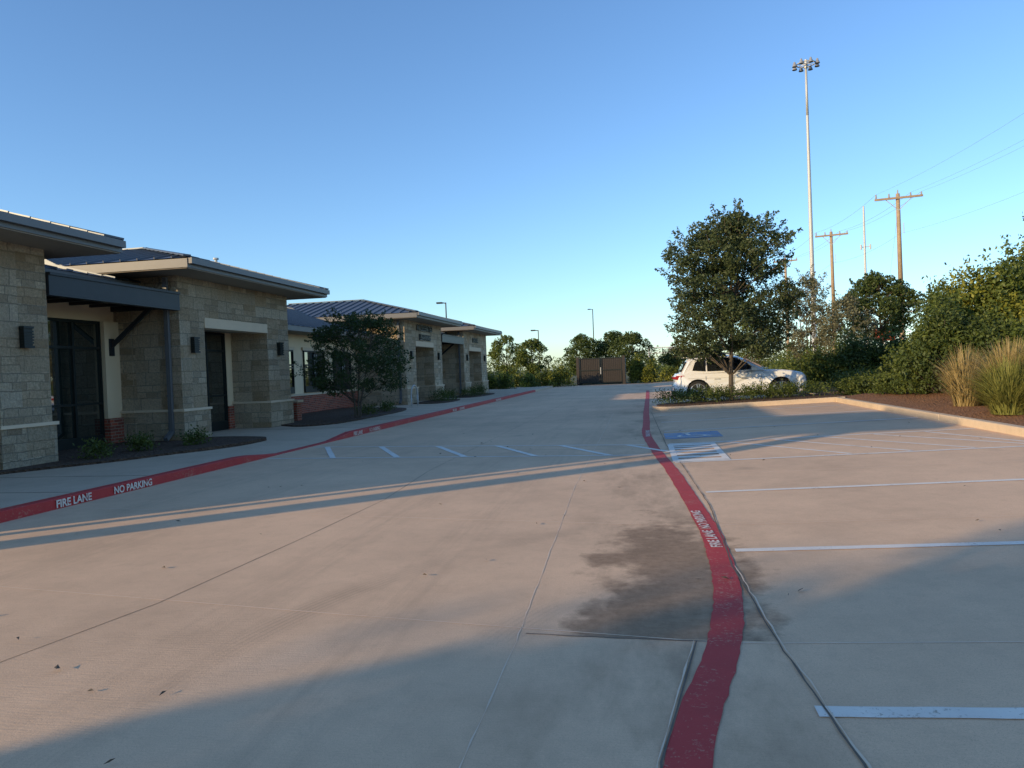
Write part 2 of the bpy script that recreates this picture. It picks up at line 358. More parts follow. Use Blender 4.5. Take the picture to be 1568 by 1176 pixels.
b.add([(.6,15.2,.0045),(1.55,15.2,gz(1.55)+.0045),(1.55,16.45,gz(1.55)+.0045),(.6,16.45,.0045)],[(0,1,2,3)],'blue'); b.obj('blue_panel',hm)
b=MB(); cx,cy=.98,15.65; pts=[(cx+.28*math.cos(t),cy+.28*math.sin(t)) for t in np.linspace(2.3,6.0,16)]
strip(b,pts,.07,'white',.009); strip(b,dens([(cx-.1,cy+.5),(cx-.05,cy+.1),(cx+.22,cy+.08),(cx+.36,cy-.2)],.1),.08,'white',.009)
pts=[(cx-.1+.06*math.cos(t),cy+.62+.06*math.sin(t)) for t in np.linspace(0,6.3,12)]; strip(b,pts,.06,'white',.009); b.obj('wheelchair_symbol',hm)
b=MB()
for a,c in (((.42,11.75),(1.28,11.75)),((.42,14.0),(1.28,14.0))): strip(b,dens([a,c]),.3,'white',.0065)
for y in (12.15,12.55,12.95,13.35,13.65): strip(b,dens([(.42,y),(1.28,y)]),.20,'white',.0065,.03)
strip(b,dens([(.47,11.7),(.47,14.05)]),.1,'white',.0085); strip(b,dens([(1.23,11.7),(1.23,14.05)]),.1,'white',.0085)
b.obj('no_parking_box',hm)

# left curb + sidewalk with ramp
def cz(y):
    t=min(max((abs(y-15.0)-1.2)/1.3,0),1); return .015+.115*t
cb=empty('fire_lane_curb'); b=MB(); ysr=[-40,-10,0,5,8,11]+[11.5+i*.4 for i in range(18)]+[20,25,30,40,50,60]
v=[];
for y in ysr: v+=[(-7.2,y,-.02),(-7.21,y,cz(y)-.012),(-7.225,y,cz(y)),(-7.37,y,cz(y)+.001)]
nY=len(ysr); nR=sum(1 for y in ysr if y<=50)-1
b.add(v,[(4*j+i,4*(j+1)+i,4*(j+1)+i+1,4*j+i+1) for j in range(nR) for i in range(3)],'red')
b.add(v,[(4*j+i,4*(j+1)+i,4*(j+1)+i+1,4*j+i+1) for j in range(nR,nY-1) for i in range(3)],'walk')
b.obj('curb_face',cb)
for y,tx in ((8.0,'FIRE LANE'),(9.02,'NO PARKING'),(17.6,'FIRE LANE'),(18.7,'NO PARKING'),(27.5,'FIRE LANE'),(28.6,'NO PARKING'),(36,'FIRE LANE NO PARKING')):
    text(tx,.135,'whitelet',(-7.192,y,.018),(0,1,0),(0,0,1),cb,'curb_stencil',sx=.98,off=.03)
b=MB(); v=[]
for y in ysr:
    c=cz(y); v+=[(-7.37,y,c+.001),(-8.2,y,c+(.131-c)*.5),(-9.2,y,.131),(-13.5,y,.131)]
b.add(v,[(4*j+i,4*j+i+1,4*(j+1)+i+1,4*(j+1)+i)[::-1] for j in range(nY-1) for i in range(3)],'walk')
for y in np.arange(-8,60,1.5):
    if 11<y<18: continue
    b.box(-10.5,-7.4,y,y+.012,.125,.1335,'joint')
b.obj('sidewalk')
# right curb
b=MB()
def curbseg(b,p0,p1,w=.15,h=.14):
    b.prism([p0,p1,(p1[0]+w,p1[1]),(p0[0]+w,p0[1])][::-1],-.02,h,'walk',lambda x,y:gz(x))
curbseg(b,(5.8,-12),(5.8,16)); curbseg(b,(5.8,16.01),(5.8,24.0)); curbseg(b,(5.8,26.6),(5.8,60)); o=b.obj('planting_bed_curb',bevel=.02)
b=MB(); xs=[5.95,6.3,7,8,9.5,11,14,18,24,34]; ys=[-12+i*1.0 for i in range(75)]
def bedz(x,y): return .30+min(.045*(x-5.95),.45)+(.06*math.sin(x*1.7+y*.9)+.04*math.sin(y*2.1) if x>6.5 else 0)
v=[(x,y,gz(5.9)+(bedz(x,y)-.2)) for y in ys for x in xs]; nx=len(xs)
b.add(v,[(j*nx+i,j*nx+i+1,(j+1)*nx+i+1,(j+1)*nx+i) for j in range(len(ys)-1) for i in range(nx-1)],'mulch'); b.obj('mulch_planting_bed',smooth=True)
def bz(x,y): return gz(5.9)+bedz(x,y)-.2
# island
isl=empty('landscape_island')
def rrect(x0,x1,y0,y1,r,n=6):
    o=[]
    for cx,cy,a in ((x1-.01,y0+.01,-90),(x1-.01,y1-.01,0),(x0+r,y1-r,90),(x0+r,y0+r,180)):
        rr=r if cx<x0+r+.1 else .01
        for k in range(n+1): t=math.radians(a+90*k/n); o.append((cx+rr*math.cos(t),cy+rr*math.sin(t)))
    return o
b=MB(); b.prism(rrect(.3,6.1,24.05,26.5,.9),-.02,.14,'walk',lambda x,y:gz(x)); b.obj('curb_ring',isl,bevel=.02)
b=MB(); b.prism(rrect(.45,6.1,24.2,26.35,.78),.1,.165,'mulchd',lambda x,y:gz(x)); b.obj('mulch',isl)
b=MB()
def bed(pts,z=.17):
    p=smoothpts(pts+[pts[0]],5)[:-1]; b.prism(p,.1,z,'mulchd')
bed([(-10.55,9.9),(-10.0,10.9),(-9.3,12.1),(-8.75,14),(-8.6,15.4),(-8.9,16.2),(-10.5,16.5),(-12.2,15.6),(-12.2,12)])
bed([(-10.5,20.3),(-9.6,19.7),(-8.9,20.6),(-8.8,23),(-8.9,26.5),(-9.6,28.8),(-11.5,30),(-12.9,30),(-12.9,22)])
bed([(-10.5,33),(-9.3,32.6),(-8.9,34),(-9.2,36.6),(-10.5,37)]); bed([(-10.5,39.5),(-9.2,39.2),(-8.8,41.5),(-9.0,44.5),(-10.5,45)])
b.obj('mulch_bed')

# ------------------------------------------------------------------ buildings
def seam_roof(b,face,step=.42):
    P=[Vector(p) for p in face]; n=(P[1]-P[0]).cross(P[2]-P[0]).normalized()
    if n.z<0: n=-n; P=P[::-1]
    b.add(P,[tuple(range(len(P)))],'metalroof')
    e=Vector((0,0,1)).cross(n).normalized(); dn=n.cross(e).normalized(); o=P[0]
    ts=[(p-o).dot(e) for p in P]; t=math.ceil(min(ts)/step)*step
    while t<max(ts):
        hit=[]
        for i in range(len(P)):
            a=P[i];c=P[(i+1)%len(P)]; ta=(a-o).dot(e)-t; tc=(c-o).dot(e)-t
            if ta*tc<0: hit.append(a+(c-a)*(ta/(ta-tc)))
        if len(hit)>=2 and (hit[0]-hit[1]).length>.15: b.beam(hit[0]+n*.02,hit[1]+n*.02,.025,.05,'metalroof')
        t+=step
def hip(b,x0,x1,y0,y1,z,slope=.264):
    hw=(y1-y0)/2; r=z+hw*slope; ym=(y0+y1)/2
    A=(x1,y0,z);B=(x1,y1,z);C=(x0,y1,z);D=(x0,y0,z);E=(x1-hw,ym,r);F=(x0+hw,ym,r)
    seam_roof(b,[A,B,E]); seam_roof(b,[B,C,F,E]); seam_roof(b,[C,D,F]); seam_roof(b,[D,A,E,F])
    for p,q in ((A,E),(B,E),(E,F)): b.beam(Vector(p)+Vector((0,0,.035)),Vector(q)+Vector((0,0,.035)),.16,.035,'metalroof')
def roofblock(P,x0,y0,y1,zb=4.02,xf=-9.7,slope=.264):
    P['eaves'].box(x0+.03,xf-.03,y0+.03,y1-.03,zb,zb+.2,'soffit')
    P['eaves'].box(xf-.03,xf,y0,y1,zb+.02,zb+.215,'fascia'); P['eaves'].box(x0,xf-.031,y0,y0+.03,zb+.02,zb+.215,'fascia'); P['eaves'].box(x0,xf-.031,y1-.03,y1,zb+.02,zb+.215,'fascia')
    P['eaves'].box(xf+.001,xf+.10,y0+.02,y1-.02,zb+.10,zb+.23,'fascia')
    hip(P['metal_roof'],x0-.02,xf+.02,y0-.02,y1+.02,zb+.235,slope)
FX=-10.6
def pier(P,y0,y1,xb=-11.85,top=4.03,lampY=None):
    P['stone_walls'].box(xb,FX,y0,y1,.1,top,'stone')
    e=.045; P['stone_walls'].box(xb+.01,FX+e,y0-e,y1+e,.09,.84,'stone')
    P['trim'].box(xb+.02,FX+e+.03,y0-e-.03,y1+e+.03,.84,.90,'cast')
    if lampY is not None:
        q=P['wall_lamps']; q.box(FX,FX+.02,lampY-.09,lampY+.09,2.22,2.60,'bronze')
        q.box(FX+.02,FX+.12,lampY-.11,lampY+.11,2.22,2.26,'bronze'); q.box(FX+.02,FX+.12,lampY-.11,lampY+.11,2.56,2.60,'bronze')
        for k in range(5): q.box(FX+.02,FX+.115,lampY-.105,lampY+.105,2.295+k*.05,2.325+k*.05,'bronze')
        q.box(FX+.02,FX+.10,lampY-.09,lampY+.09,2.261,2.559,'bronze')
def storefront(P,x,y0,y1,z0,z1,nm,trans=2.35):
    P['windows'].box(x-.03,x,y0,y1,z0,z1,'glass'); q=P['window_frames']
    for k in range(nm+1):
        y=y0+(y1-y0)*k/nm; q.box(x-.01,x+.05,max(y-.03,y0),min(y+.03,y1),z0,z1,'bronze')
    for z in (z0,z1-.06,trans): q.box(x-.01,x+.047,y0,y1,z,z+.06,'bronze')
    q.box(x-.01,x+.046,y0,y1,z0+.06,z0+.25,'bronze')
    for k in range(nm):
        if nm>1 and k in (nm//2-1,nm//2): q.box(x+.05,x+.09,y0+(y1-y0)*(k+(.9 if k<nm//2 else .1))/nm-.012,y0+(y1-y0)*(k+(.9 if k<nm//2 else .1))/nm+.012,z0+.7,z0+1.5,'galv')
    q.box(x-.01,x+.045,y0,y1,z0+.95,z0+1.0,'bronze')
def entryblock(P,y0,a,c,y1,sign=None,par=None):
    P['stone_walls'].box(-21,-11.85,y0+.003,y1-.003,.1,4.03,'stone')
    pier(P,y0,a,lampY=(y0+a)/2); pier(P,c,y1,lampY=(c+y1)/2)
    P['stone_walls'].box(-11.84,FX-.003,a,c,3.10,4.03,'stone')
    P['trim'].box(-11.0,FX+.02,a,c,2.85,3.10,'cast')
    P['trim'].box(-11.84,-11.0,a+.001,c-.001,2.90,3.099,'soffit')
    P['brick_wainscot'].box(-11.84,-11.70,c-.32,c-.001,.1,.80,'brick'); P['stucco'].box(-11.84,-11.74,c-.30,c-.002,.80,2.9,'stucco')
    storefront(P,-11.78,a+.02,c-.33,.14,2.88,3)
def connector(P,y0,y1,shut=False):
    P['stone_walls'].box(-21,-12.4,y0,y1,.1,3.72,'stone')
    P['stucco'].box(-12.4,-12.3,y0,y1,3.0,3.72,'stucco')
    P['stucco'].box(-12.4,-12.18,y1-.5,y1,.75,3.0,'stucco'); P['brick_wainscot'].box(-12.4,-12.12,y1-.52,y1,.1,.75,'brick')
    storefront(P,-12.32,y0+.02,y1-.51,.14,3.0,4)
    q=P['canopy']; q.box(FX-.13,FX+.05,y0+.02,y1-.02,3.20,3.60,'canopy'); q.box(FX-.12,FX+.08,y0+.021,y1-.021,3.57,3.62,'canopy')
    q.box(-12.29,FX-.13,y0+.02,y0+.12,3.25,3.55,'canopy'); q.box(-12.29,FX-.13,y1-.12,y1-.02,3.25,3.55,'canopy'); q.box(-12.29,FX-.13,y0+.12,y1-.12,3.44,3.5,'canopy')
    for y in np.arange(y0+.7,y1-.3,.6): q.box(-12.29,FX-.13,y,y+.07,3.30,3.44,'canopy')
    for y in (y1-.30,y0+.3):
        q.beam((-12.17,y,2.42),(-11.1,y,3.28),.07,.09,'canopy'); q.box(-12.18,-12.14,y-.07,y+.07,2.2,2.6,'canopy')
    for y in np.linspace(y0+.8,y1-.8,3): q.tube((-11.4,y,3.44),(-11.4,y,3.40),.07,.07,'cast',10)
    P['eaves'].box(-21,-11.6,y0-1,y1+1,3.72,3.87,'soffit') ; P['eaves'].box(-11.6,-11.57,y0+.05,y1-.05,3.73,3.89,'fascia')
    seam_roof(P['metal_roof'],[(-11.55,y0-2,3.9),(-11.55,y1+2,3.9),(-16.3,y1+2,5.12),(-16.3,y0-2,5.12)])
    seam_roof(P['metal_roof'],[(-16.3,y0-2,5.12),(-16.3,y1+2,5.12),(-21.5,y1+2,3.8),(-21.5,y0-2,3.8)])
def parts():
    class D(dict):
        def __missing__(s,k): s[k]=MB(); return s[k]
    return D()
def downspout(P,x,y):
    q=P['downspouts']; q.box(x-.05,x+.05,y-.08,y,.35,3.98,'fascia'); q.beam((x,y-.04,.38),(x+.03,y-.32,.22),.1,.08,'fascia')
    for z in (1.2,2.6): q.box(x-.06,x+.06,y-.085,y+.0,z,z+.04,'fascia')
# building A
A=empty('stone_office_building'); P=parts()
entryblock(P,6.4,7.6,10.7,11.8); entryblock(P,15.7,16.7,19.8,21.1); connector(P,11.8,15.7)
roofblock(P,-21.8,5.5,12.7); roofblock(P,-21.8,14.75,22.05)
P['stone_walls'].box(-12.3,-11.85,15.68,15.75,.1,3.7,'stone'); P['stone_walls'].box(-12.3,-11.8,15.635,15.68,.09,.84,'stone'); P['trim'].box(-12.3,-11.8,15.60,15.68,.84,.90,'cast')
downspout(P,-10.85,15.64)
downspout(P,-11.3,21.35)
# unseen south end: open porch and posts added to shape the sunlit streaks
P['stone_walls'].box(-21,-10.62,3.35,6.39,.1,3.7,'stone'); P['eaves'].box(-21,-9.9,1.2,5.4,5.0,5.25,'soffit')
P['stone_walls'].box(-10.95,-10.6,1.95,2.28,.1,5.0,'stone'); P['stone_walls'].box(-10.72,-10.6,3.0,3.1,.1,5.0,'stone'); P['stone_walls'].box(-21,-10.62,3.35,5.3,3.7,5.0,'stone')
P['roof_vents'].tube((-12.4,20.3,4.5),(-12.4,20.3,5.15),.04,.04,'galv',8); P['roof_vents'].tube((-12.4,20.3,5.15),(-12.4,20.3,5.2),.08,.08,'galv',8)
for k,q in P.items(): q.obj(k,A)
# building B
B=empty('stone_office_building'); P=parts()
entryblock(P,32.4,34.0,37.1,38.7); entryblock(P,43.7,45.1,48.6,50.4); connector(P,38.7,43.7)
roofblock(P,-21.8,31.5,39.6); roofblock(P,-21.8,42.8,51.3)
P['stucco'].box(-21,-13.0,22.6,32.4,.1,3.2,'stucco'); P['brick_wainscot'].box(-13.0,-12.88,22.55,32.39,.1,.85,'brick'); P['trim'].box(-13.0,-12.84,22.5,32.385,.85,.92,'cast')
for y in (24.2,27.0,29.8):
    storefront(P,-12.98,y,y+1.9,.95,2.6,2,2.0)
    P['trim'].box(-13.0,-12.93,y-.1,y+2.0,2.6,2.72,'cast')
P['eaves'].box(-21,-12.2,22.2,32.38,3.2,3.35,'soffit'); P['eaves'].box(-12.2,-12.1,22.2,32.38,3.22,3.40,'fascia')
seam_roof(P['metal_roof'],[(-12.08,22.0,3.41),(-12.08,36,3.41),(-17,36,5.0),(-17,22.0,5.0)]); seam_roof(P['metal_roof'],[(-17,22,5.0),(-17,36,5.0),(-21.5,36,3.41),(-21.5,22,3.41)])
P['low_brick_wall'].box(-12.6,-10.9,22.1,22.4,.1,.75,'brick'); P['low_brick_wall'].box(-12.65,-10.85,22.05,22.45,.75,.82,'cast')
downspout(P,-10.85,32.34); downspout(P,-10.85,43.64)
for k,q in P.items(): q.obj(k,B)
text('ACCELERATED',.42,'bronze',(FX+.03,35.55,3.62),(0,1,0),(0,0,1),B,'sign_letters','CENTER',.02,.95); text('LEARNING',.40,'bronze',(FX+.03,35.55,3.17),(0,1,0),(0,0,1),B,'sign_letters_lower','CENTER',.02)
text('DENTAL',.42,'bronze',(FX+.03,46.85,3.4),(0,1,0),(0,0,1),B,'sign_letters_end','CENTER',.02)

# bike rack
b=MB(); pts=[(-9.8,31.0+.45*math.cos(t),.13+.45+.45*math.sin(t)) for t in np.linspace(0,math.pi,14)]; pts=[(-9.8,31.45,.1)]+pts+[(-9.8,30.55,.1)]
b.path(pts,.028,.028,'galv',8); b.obj('bike_rack',smooth=True)

# ------------------------------------------------------------------ vegetation
def leafquads(pts,size,flat=.0,asp=.5):
    n=len(pts); a=rng.normal(size=(n,3)); a[:,2]*=(1-flat); a/=np.linalg.norm(a,axis=1)[:,None]
    c=rng.normal(size=(n,3)); b_=np.cross(a,c); b_/=np.linalg.norm(b_,axis=1)[:,None]
    s=size*rng.uniform(.6,1.35,size=(n,1)); a=a*s*.5; b_=b_*s*.5*asp
    return np.stack([pts-a,pts+b_,pts+a,pts-b_],axis=1)
def clump(c,r,n,shell=.35):
    d=rng.normal(size=(n,3)); d/=np.linalg.norm(d,axis=1)[:,None]; q=rng.uniform(shell,1,size=(n,1))**.6
    return np.array(c)+d*q*np.array(r)
def tree(name,loc,h,cb,rx,nc,per,cr,leaf,mat,trunk=.12,env=None,multi=1,sprays=40,sprayl=.6,lean=(0,0),inner=.25,trunkf=.86,gaps=0):
    b=MB(); x,y,z=loc; env=env or (lambda t:math.sin(math.pi*min(1,(t*.88+.1)))**.7)
    ph=[random.uniform(0,6.28) for _ in range(4)]
    wob=lambda ang,t:1+gaps*(.55*math.sin(3*ang+ph[0]+5*t)+.45*math.sin(5*ang+ph[1]-9*t))
    stems=[]
    for k in range(multi):
        ang=2*math.pi*k/multi+.4; sp=.35*rx if multi>1 else .0
        pts=[(x+math.cos(ang)*.08*(multi>1),y+math.sin(ang)*.08*(multi>1),z-.05)]
        for j in range(1,7):
            t=j/6; pts.append((x+math.cos(ang)*sp*t+random.uniform(-.05,.05)*t*h*.2+lean[0]*t,y+math.sin(ang)*sp*t+random.uniform(-.05,.05)*t*h*.2+lean[1]*t,z+t*h*trunkf))
        b.path(pts,trunk,trunk*.16,'bark',8); stems.append(pts)
    P=[]
    for i in range(nc):
        t=random.random()**.85; ang=random.uniform(0,6.283); rr=env(t)*rx*wob(ang,t); q=random.uniform(inner,1)**.6
        c=Vector((x+lean[0]*t+math.cos(ang)*rr*q,y+lean[1]*t+math.sin(ang)*rr*q,z+cb+t*(h-cb)))
        st=random.choice(stems); hz=max(z+cb*.75,c.z-rr*q*random.uniform(.4,.9)); k=min(range(len(st)),key=lambda k:abs(st[k][2]-hz)); s0=Vector(st[k])
        mid=(s0+c)/2+Vector((0,0,.08*(c-s0).length)); b.path([s0,mid,c],trunk*.28,.008,'bark',4)
        s=random.uniform(.6,1.35)
        P.append(clump(c,(cr*s*1.15,cr*s*1.15,cr*s*.8),int(per*s*s)))
    for i in range(sprays):
        t=random.random(); ang=random.uniform(0,6.283); rr=env(t)*rx*wob(ang,t); s0=Vector((x+lean[0]*t+math.cos(ang)*rr*.85,y+lean[1]*t+math.sin(ang)*rr*.85,z+cb+t*(h-cb)))
        dr=Vector((math.cos(ang),math.sin(ang),random.uniform(-.1,.9)+(t>.8)*1.0)).normalized(); s1=s0+dr*sprayl*random.uniform(.4,1.2)
        b.path([s0-dr*.2,s1],.010,.004,'bark',3); k=int(per*.35); u=rng.uniform(-.2,1,size=(k,1)); P.append(np.array(s0)+u*np.array(s1-s0)+rng.normal(size=(k,3))*(.085*min(sprayl/.6,1.2))*(1.25-u))
    b.quads(leafquads(np.concatenate(P),leaf),mat); return b.obj(name)
def shrub(name,items,dens_,leaf,mats,stems=True,shoot=1.0):
    b=MB()
    for (x,y,z,rx,ry,h) in items:
        nl=max(5,int(7*rx*ry+5)); n=int(dens_*rx*h)
        for j in range(nl*2):
            ang=random.uniform(0,6.283); q=random.random()**.5; cx=x+math.cos(ang)*rx*.72*q; cy=y+math.sin(ang)*ry*.72*q
            top_=h*(1-.42*q*q)*random.uniform(.75,1.08); cr=random.uniform(.28,.5)*min(rx,ry)*.9+.12
            zz=z+random.uniform(.1,1)*(top_-cr*.6)
            pts=clump((cx,cy,zz),(cr,cr,cr*.85),max(20,int(n/nl/2)),.3)
            pts=pts[pts[:,2]>z]
            if len(pts): b.quads(leafquads(pts,leaf),random.choice(mats))
            if stems: b.path([(x+(cx-x)*.2,y+(cy-y)*.2,z-.05),(cx,cy,zz)],.02,.006,'bark',3)
            for _ in range(3):
                dr=Vector((random.uniform(-.6,.6),random.uniform(-.6,.6),1)).normalized(); k=18; u=rng.uniform(.3,1,size=(k,1))
                s0=np.array((cx,cy,zz)); pts=s0+u*np.array(dr)*(cr+random.uniform(.1,.4)*shoot)+rng.normal(size=(k,3))*.05
                b.quads(leafquads(pts,leaf),random.choice(mats))
    return b.obj(name)
def grass(name,x,y,z,n,h,spread,mat,droop=.5):
    b=MB(); ang=rng.uniform(0,6.283,n); r=rng.uniform(0,.35,n)*spread; out=rng.uniform(.05,.9,n)*spread; hh=h*rng.uniform(.35,1.15,n)*(1-.35*out/spread)
    an2=ang+rng.normal(size=n)*.5; cr_,sr_=np.cos(an2),np.sin(an2)
    ca,sa=np.cos(ang),np.sin(ang); ww=.005+.004*rng.random(n)
    def ring(t,wd):
        zz=z+hh*(t-droop*.35*t**3); px=x+ca*r+cr_*out*t**1.7; py=y+sa*r+sr_*out*t**1.7
        return np.stack([px-sa*ww*wd,py+ca*ww*wd,zz],1),np.stack([px+sa*ww*wd,py-ca*ww*wd,zz],1)
    T=[(0,1),(.4,1),(.75,.8),(1,.15)]
    R_=[ring(t,wd) for t,wd in T]
    for i in range(3): b.quads(np.stack([R_[i][0],R_[i][1],R_[i+1][1],R_[i+1][0]],1),mat)
    return b.obj(name)
# oak in island
def oakenv(t):
    return float(np.interp(t,[0,.08,.2,.35,.5,.65,.8,.88,.95,1],[.62,.74,.78,.74,.70,.74,.80,.68,.42,.15]))
tree('oak_tree',(2.85,25.2,.2),5.9,1.5,2.3,185,200,.27,.10,'oak',.085,oakenv,1,230,.75,lean=(.15,0),inner=.03,gaps=.20)
tree('crape_myrtle_tree',(-9.15,22.8,.15),3.3,.85,1.75,80,170,.25,.08,'myrtle',.035,lambda t:float(np.interp(t,[0,.25,.5,.8,1],[.6,1,.95,.65,.25])),5,90,.5,gaps=.15)
shrub('island_groundcover',[(x,25.3+random.uniform(-.15,.15),.2+gz(x),.6,.85,.33) for x in np.arange(.95,5.8,.5)],2600,.06,['shrubd','shrub'],False,.3)
def at(x,y,rx,ry,h): return (x,y,bz(x,y) if y<60 else gz(x),rx,ry,h)
shrub('tall_shrub',[at(10.3,24.0,1.9,1.8,4.0),at(12.6,25.2,2.2,1.9,5.0),at(11.0,22.0,1.3,1.3,3.1)],4300,.13,['shrub','yshrub','shrub'],True,1.9)
shrub('broadleaf_shrub',[at(8.1,21.9,1.3,1.3,2.7),at(9.3,21.5,1.3,1.3,2.9),at(8.9,23.6,1.3,1.2,2.9),at(9.6,19.9,1.2,1.1,2.2)],4500,.10,['shrubd','shrub','shrubd'])
shrub('golden_shrub',[at(9.4,24.6,1.0,.9,3.8),at(10.6,20.2,1.1,1.0,2.4)],3600,.09,['yshrub','shrub'],True,1.6)
shrub('dark_hedge',[at(6.9,32,1.3,1.2,2.0),at(8.3,32,1.3,1.3,2.4),at(9.9,32.3,1.5,1.3,2.5),at(11.6,32.5,1.5,1.3,2.4),at(9.2,27.5,1.3,1.2,1.5),at(10.4,28.4,1.4,1.3,2.1),at(12.6,29.5,1.6,1.3,2.8)],2600,.12,['shrubd','shrub'])
shrub('groundcover_bed',[at(6.9+random.uniform(0,2.6),23.6+i*.45,.9,.8,.5) for i in range(16)],2200,.08,['shrub','shrubd'],False,.5)
tree('round_tree',(12.1,40.7,.7),4.9,1.9,1.75,80,170,.42,.15,'shrubd',.09,None,1,30,.5,gaps=.12)
tree('sparse_tree',(8.0,38.2,.6),4.8,1.0,1.35,70,120,.3,.11,'olive',.05,None,3,60,.8)
tree('sparse_tree',(9.4,36.5,.6),3.6,.8,1.3,50,100,.3,.11,'olive',.04,None,3,40,.6)
tree('sparse_tree',(5.9,40.5,.4),3.4,.8,1.3,50,100,.3,.11,'shrub',.04,None,3,40,.6)
for i,(x,y,h,s,m,n) in enumerate([(7.1,18.0,1.6,.75,'grassb',1000),(7.6,18.5,1.4,.8,'greenb',1100),(6.75,15.25,1.25,.85,'greenb',2200),(7.15,16.0,1.55,.9,'grassb',2000),(7.7,16.7,1.6,.9,'greenb',1800),(7.7,15.4,1.7,1.0,'greenb',2000),(8.3,16.9,1.9,1.0,'grassb',1500),(7.5,14.1,1.5,1.0,'grassb',1600),(8.9,18.6,1.6,.9,'greenb',1300),(8.6,17.9,1.7,.9,'grassb',1300),(9.9,18.6,1.9,1.0,'greenb',1300),(8.7,15.5,2.0,1.1,'greenb',1700)]):
    grass('ornamental_grass',x,y,bz(x,y),n,h,s,m)
shrub('low_bedding_plants',[(-10.0,13.4,.15,.35,.3,.3),(-9.6,14.6,.15,.3,.3,.22),(-10.1,12.2,.15,.3,.3,.25),(-9.5,24.5,.15,.4,.6,.3),(-9.4,26.3,.15,.4,.6,.3),(-9.6,34.5,.15,.6,.9,.6),(-9.6,40.5,.15,.6,.9,.5),(-9.5,42.3,.15,.6,.9,.6),(-9.6,36.1,.15,.5,.7,.5)],2600,.06,['shrubd','shrub'],False,.3)
shrub('end_shrubs',[(-13.5+i*1.35,62+random.uniform(-1.5,2.5),0,1.1,1.0,random.uniform(1.1,2.1)) for i in range(6)]+[(-.3,67,0,1.0,1.0,2.6),(.8,66.5,0,1.2,1.0,2.3),(2.2,64.8,.1,1.1,1,1.1),(3.6,65,.1,1.2,1,1.2),(5.2,65,.1,1.3,1,1.3),(-12,56,0,1.2,1.2,1.4),(-10.3,55.5,0,.9,.9,1.2),(-8.9,59,0,.9,.9,1.1)],1100,.15,['yshrub','shrub','shrubd'],False)
tree('small_shade_tree',(-9.4,64,0),4.0,1.3,1.4,50,100,.38,.18,'shrub',.07,None,1,20,.4)
tree('small_shade_tree',(-12.6,69,0),4.7,1.2,1.7,50,100,.42,.19,'shrub',.07,None,1,20,.5)
for (x,y,h,r) in ((-6.6,86,5.0,2.3),(-3.2,88,5.3,2.6),(-1.0,84,4.9,2.2),(4.5,90,3.2,2.0)): tree('shade_tree',(x,y,0),h,.8,r,60,120,.6,.24,'shrubd',.1,None,1,15,.6)
b=MB(); P1=[];P2=[]
for i in range(260):
    x=random.uniform(-150,170); y=170+random.uniform(-25,60)
    if -30<x<60 and random.random()<.3: continue
    h=random.uniform(2.2,5.5); (P1 if i%2 else P2).append(clump((x,y,h*.45),(h*.9,h*.6,h*.6),260,.5))
b.quads(leafquads(np.concatenate(P1),.55),'shrubd'); b.quads(leafquads(np.concatenate(P2),.55),'shrub'); b.obj('distant_trees')
b=MB(); P1=[]
for i in range(130):
    x=random.uniform(7,60); y=random.uniform(44,80); h=random.uniform(1.0,2.6); P1.append(clump((x,y,.5+h*.4),(h*.9,h*.8,h*.6),300,.4))
b.quads(leafquads(np.concatenate(P1),.2),'shrub'); b.obj('roadside_brush')
# trees behind and left of the viewpoint (they throw the soft shadows on the near pavement)
tree('shade_tree',(-13.6,-10.3,0),6.2,1.6,2.1,120,200,.5,.22,'oak',.12,None,1,40,.7,gaps=.2)
tree('shade_tree',(-27,-19.5,0),9.0,6.2,1.2,8,40,.4,.2,'oak',.09,None,1,8,.6)
# ------------------------------------------------------------------ dumpster enclosure
E=empty('dumpster_enclosure'); b=MB(); x0,x1,y=-5.55,-1.55,65.0
for x in (x0,x1): b.box(x-.12,x+.12,y-.1,y+.14,0,2.45,'gate')
b.box(x0-.1,x0+.1,y+.15,y+4.0,0,2.3,'gate'); b.box(x1-.1,x1+.1,y+.15,y+4.0,0,2.3,'gate'); b.box(x0-.1,x1+.1,y+4.0,y+4.2,0,2.3,'gate'); b.obj('walls',E)
b=MB(); xm=(x0+x1)/2
for a,c in ((x0+.15,xm-.03),(xm+.03,x1-.15)):
    b.box(a,c,y,y+.04,.15,2.3,'gate')
    for k in range(int((c-a)/.16)): b.box(a+.06+k*.16,a+.13+k*.16,y-.025,y,.2,2.25,'gate')
    for z in (.15,1.2,2.25): b.box(a,c,y-.06,y-.026,z,z+.09,'bronze')
    for xx in (a,c-.09): b.box(xx,xx+.09,y-.065,y-.026,.15,2.34,'bronze')
b.box(xm-.03,xm+.03,y-.1,y-.066,.9,1.5,'galv')
b.obj('gates',E)
# ------------------------------------------------------------------ poles
def mast(name,x,y,h,r0,r1):
    e=empty(name); b=MB(); n=6
    b.path([(x,y,-.1+h*i/n) for i in range(n+1)],r0,r1,'galv',12); b.obj('pole',e,smooth=True)
    b=MB(); zt=h-.2
    ring=[(x+.85*math.cos(t),y+.85*math.sin(t),zt) for t in np.linspace(0,2*math.pi,17)]; b.path(ring,.05,.05,'galv',6)
    b.tube((x,y,zt-.4),(x,y,zt+.4),.18,.14,'galv',10)
    for k in range(8):
        t=2*math.pi*k/8+.2; c=Vector((x+.85*math.cos(t),y+.85*math.sin(t),zt)); b.beam((x,y,zt),c,.05,.05,'galv')
        q=Vector((x+1.1*math.cos(t),y+1.1*math.sin(t),zt-.05)); b.tube(q+Vector((0,0,.26)),q+Vector((0,0,.05)),.08,.14,'wire',8); b.tube(q+Vector((0,0,.05)),q-Vector((0,0,.2)),.14,.24,'wire',10)
    b.obj('luminaire_ring',e)
mast('high_mast_light',16.6,76,30.2,.26,.10)
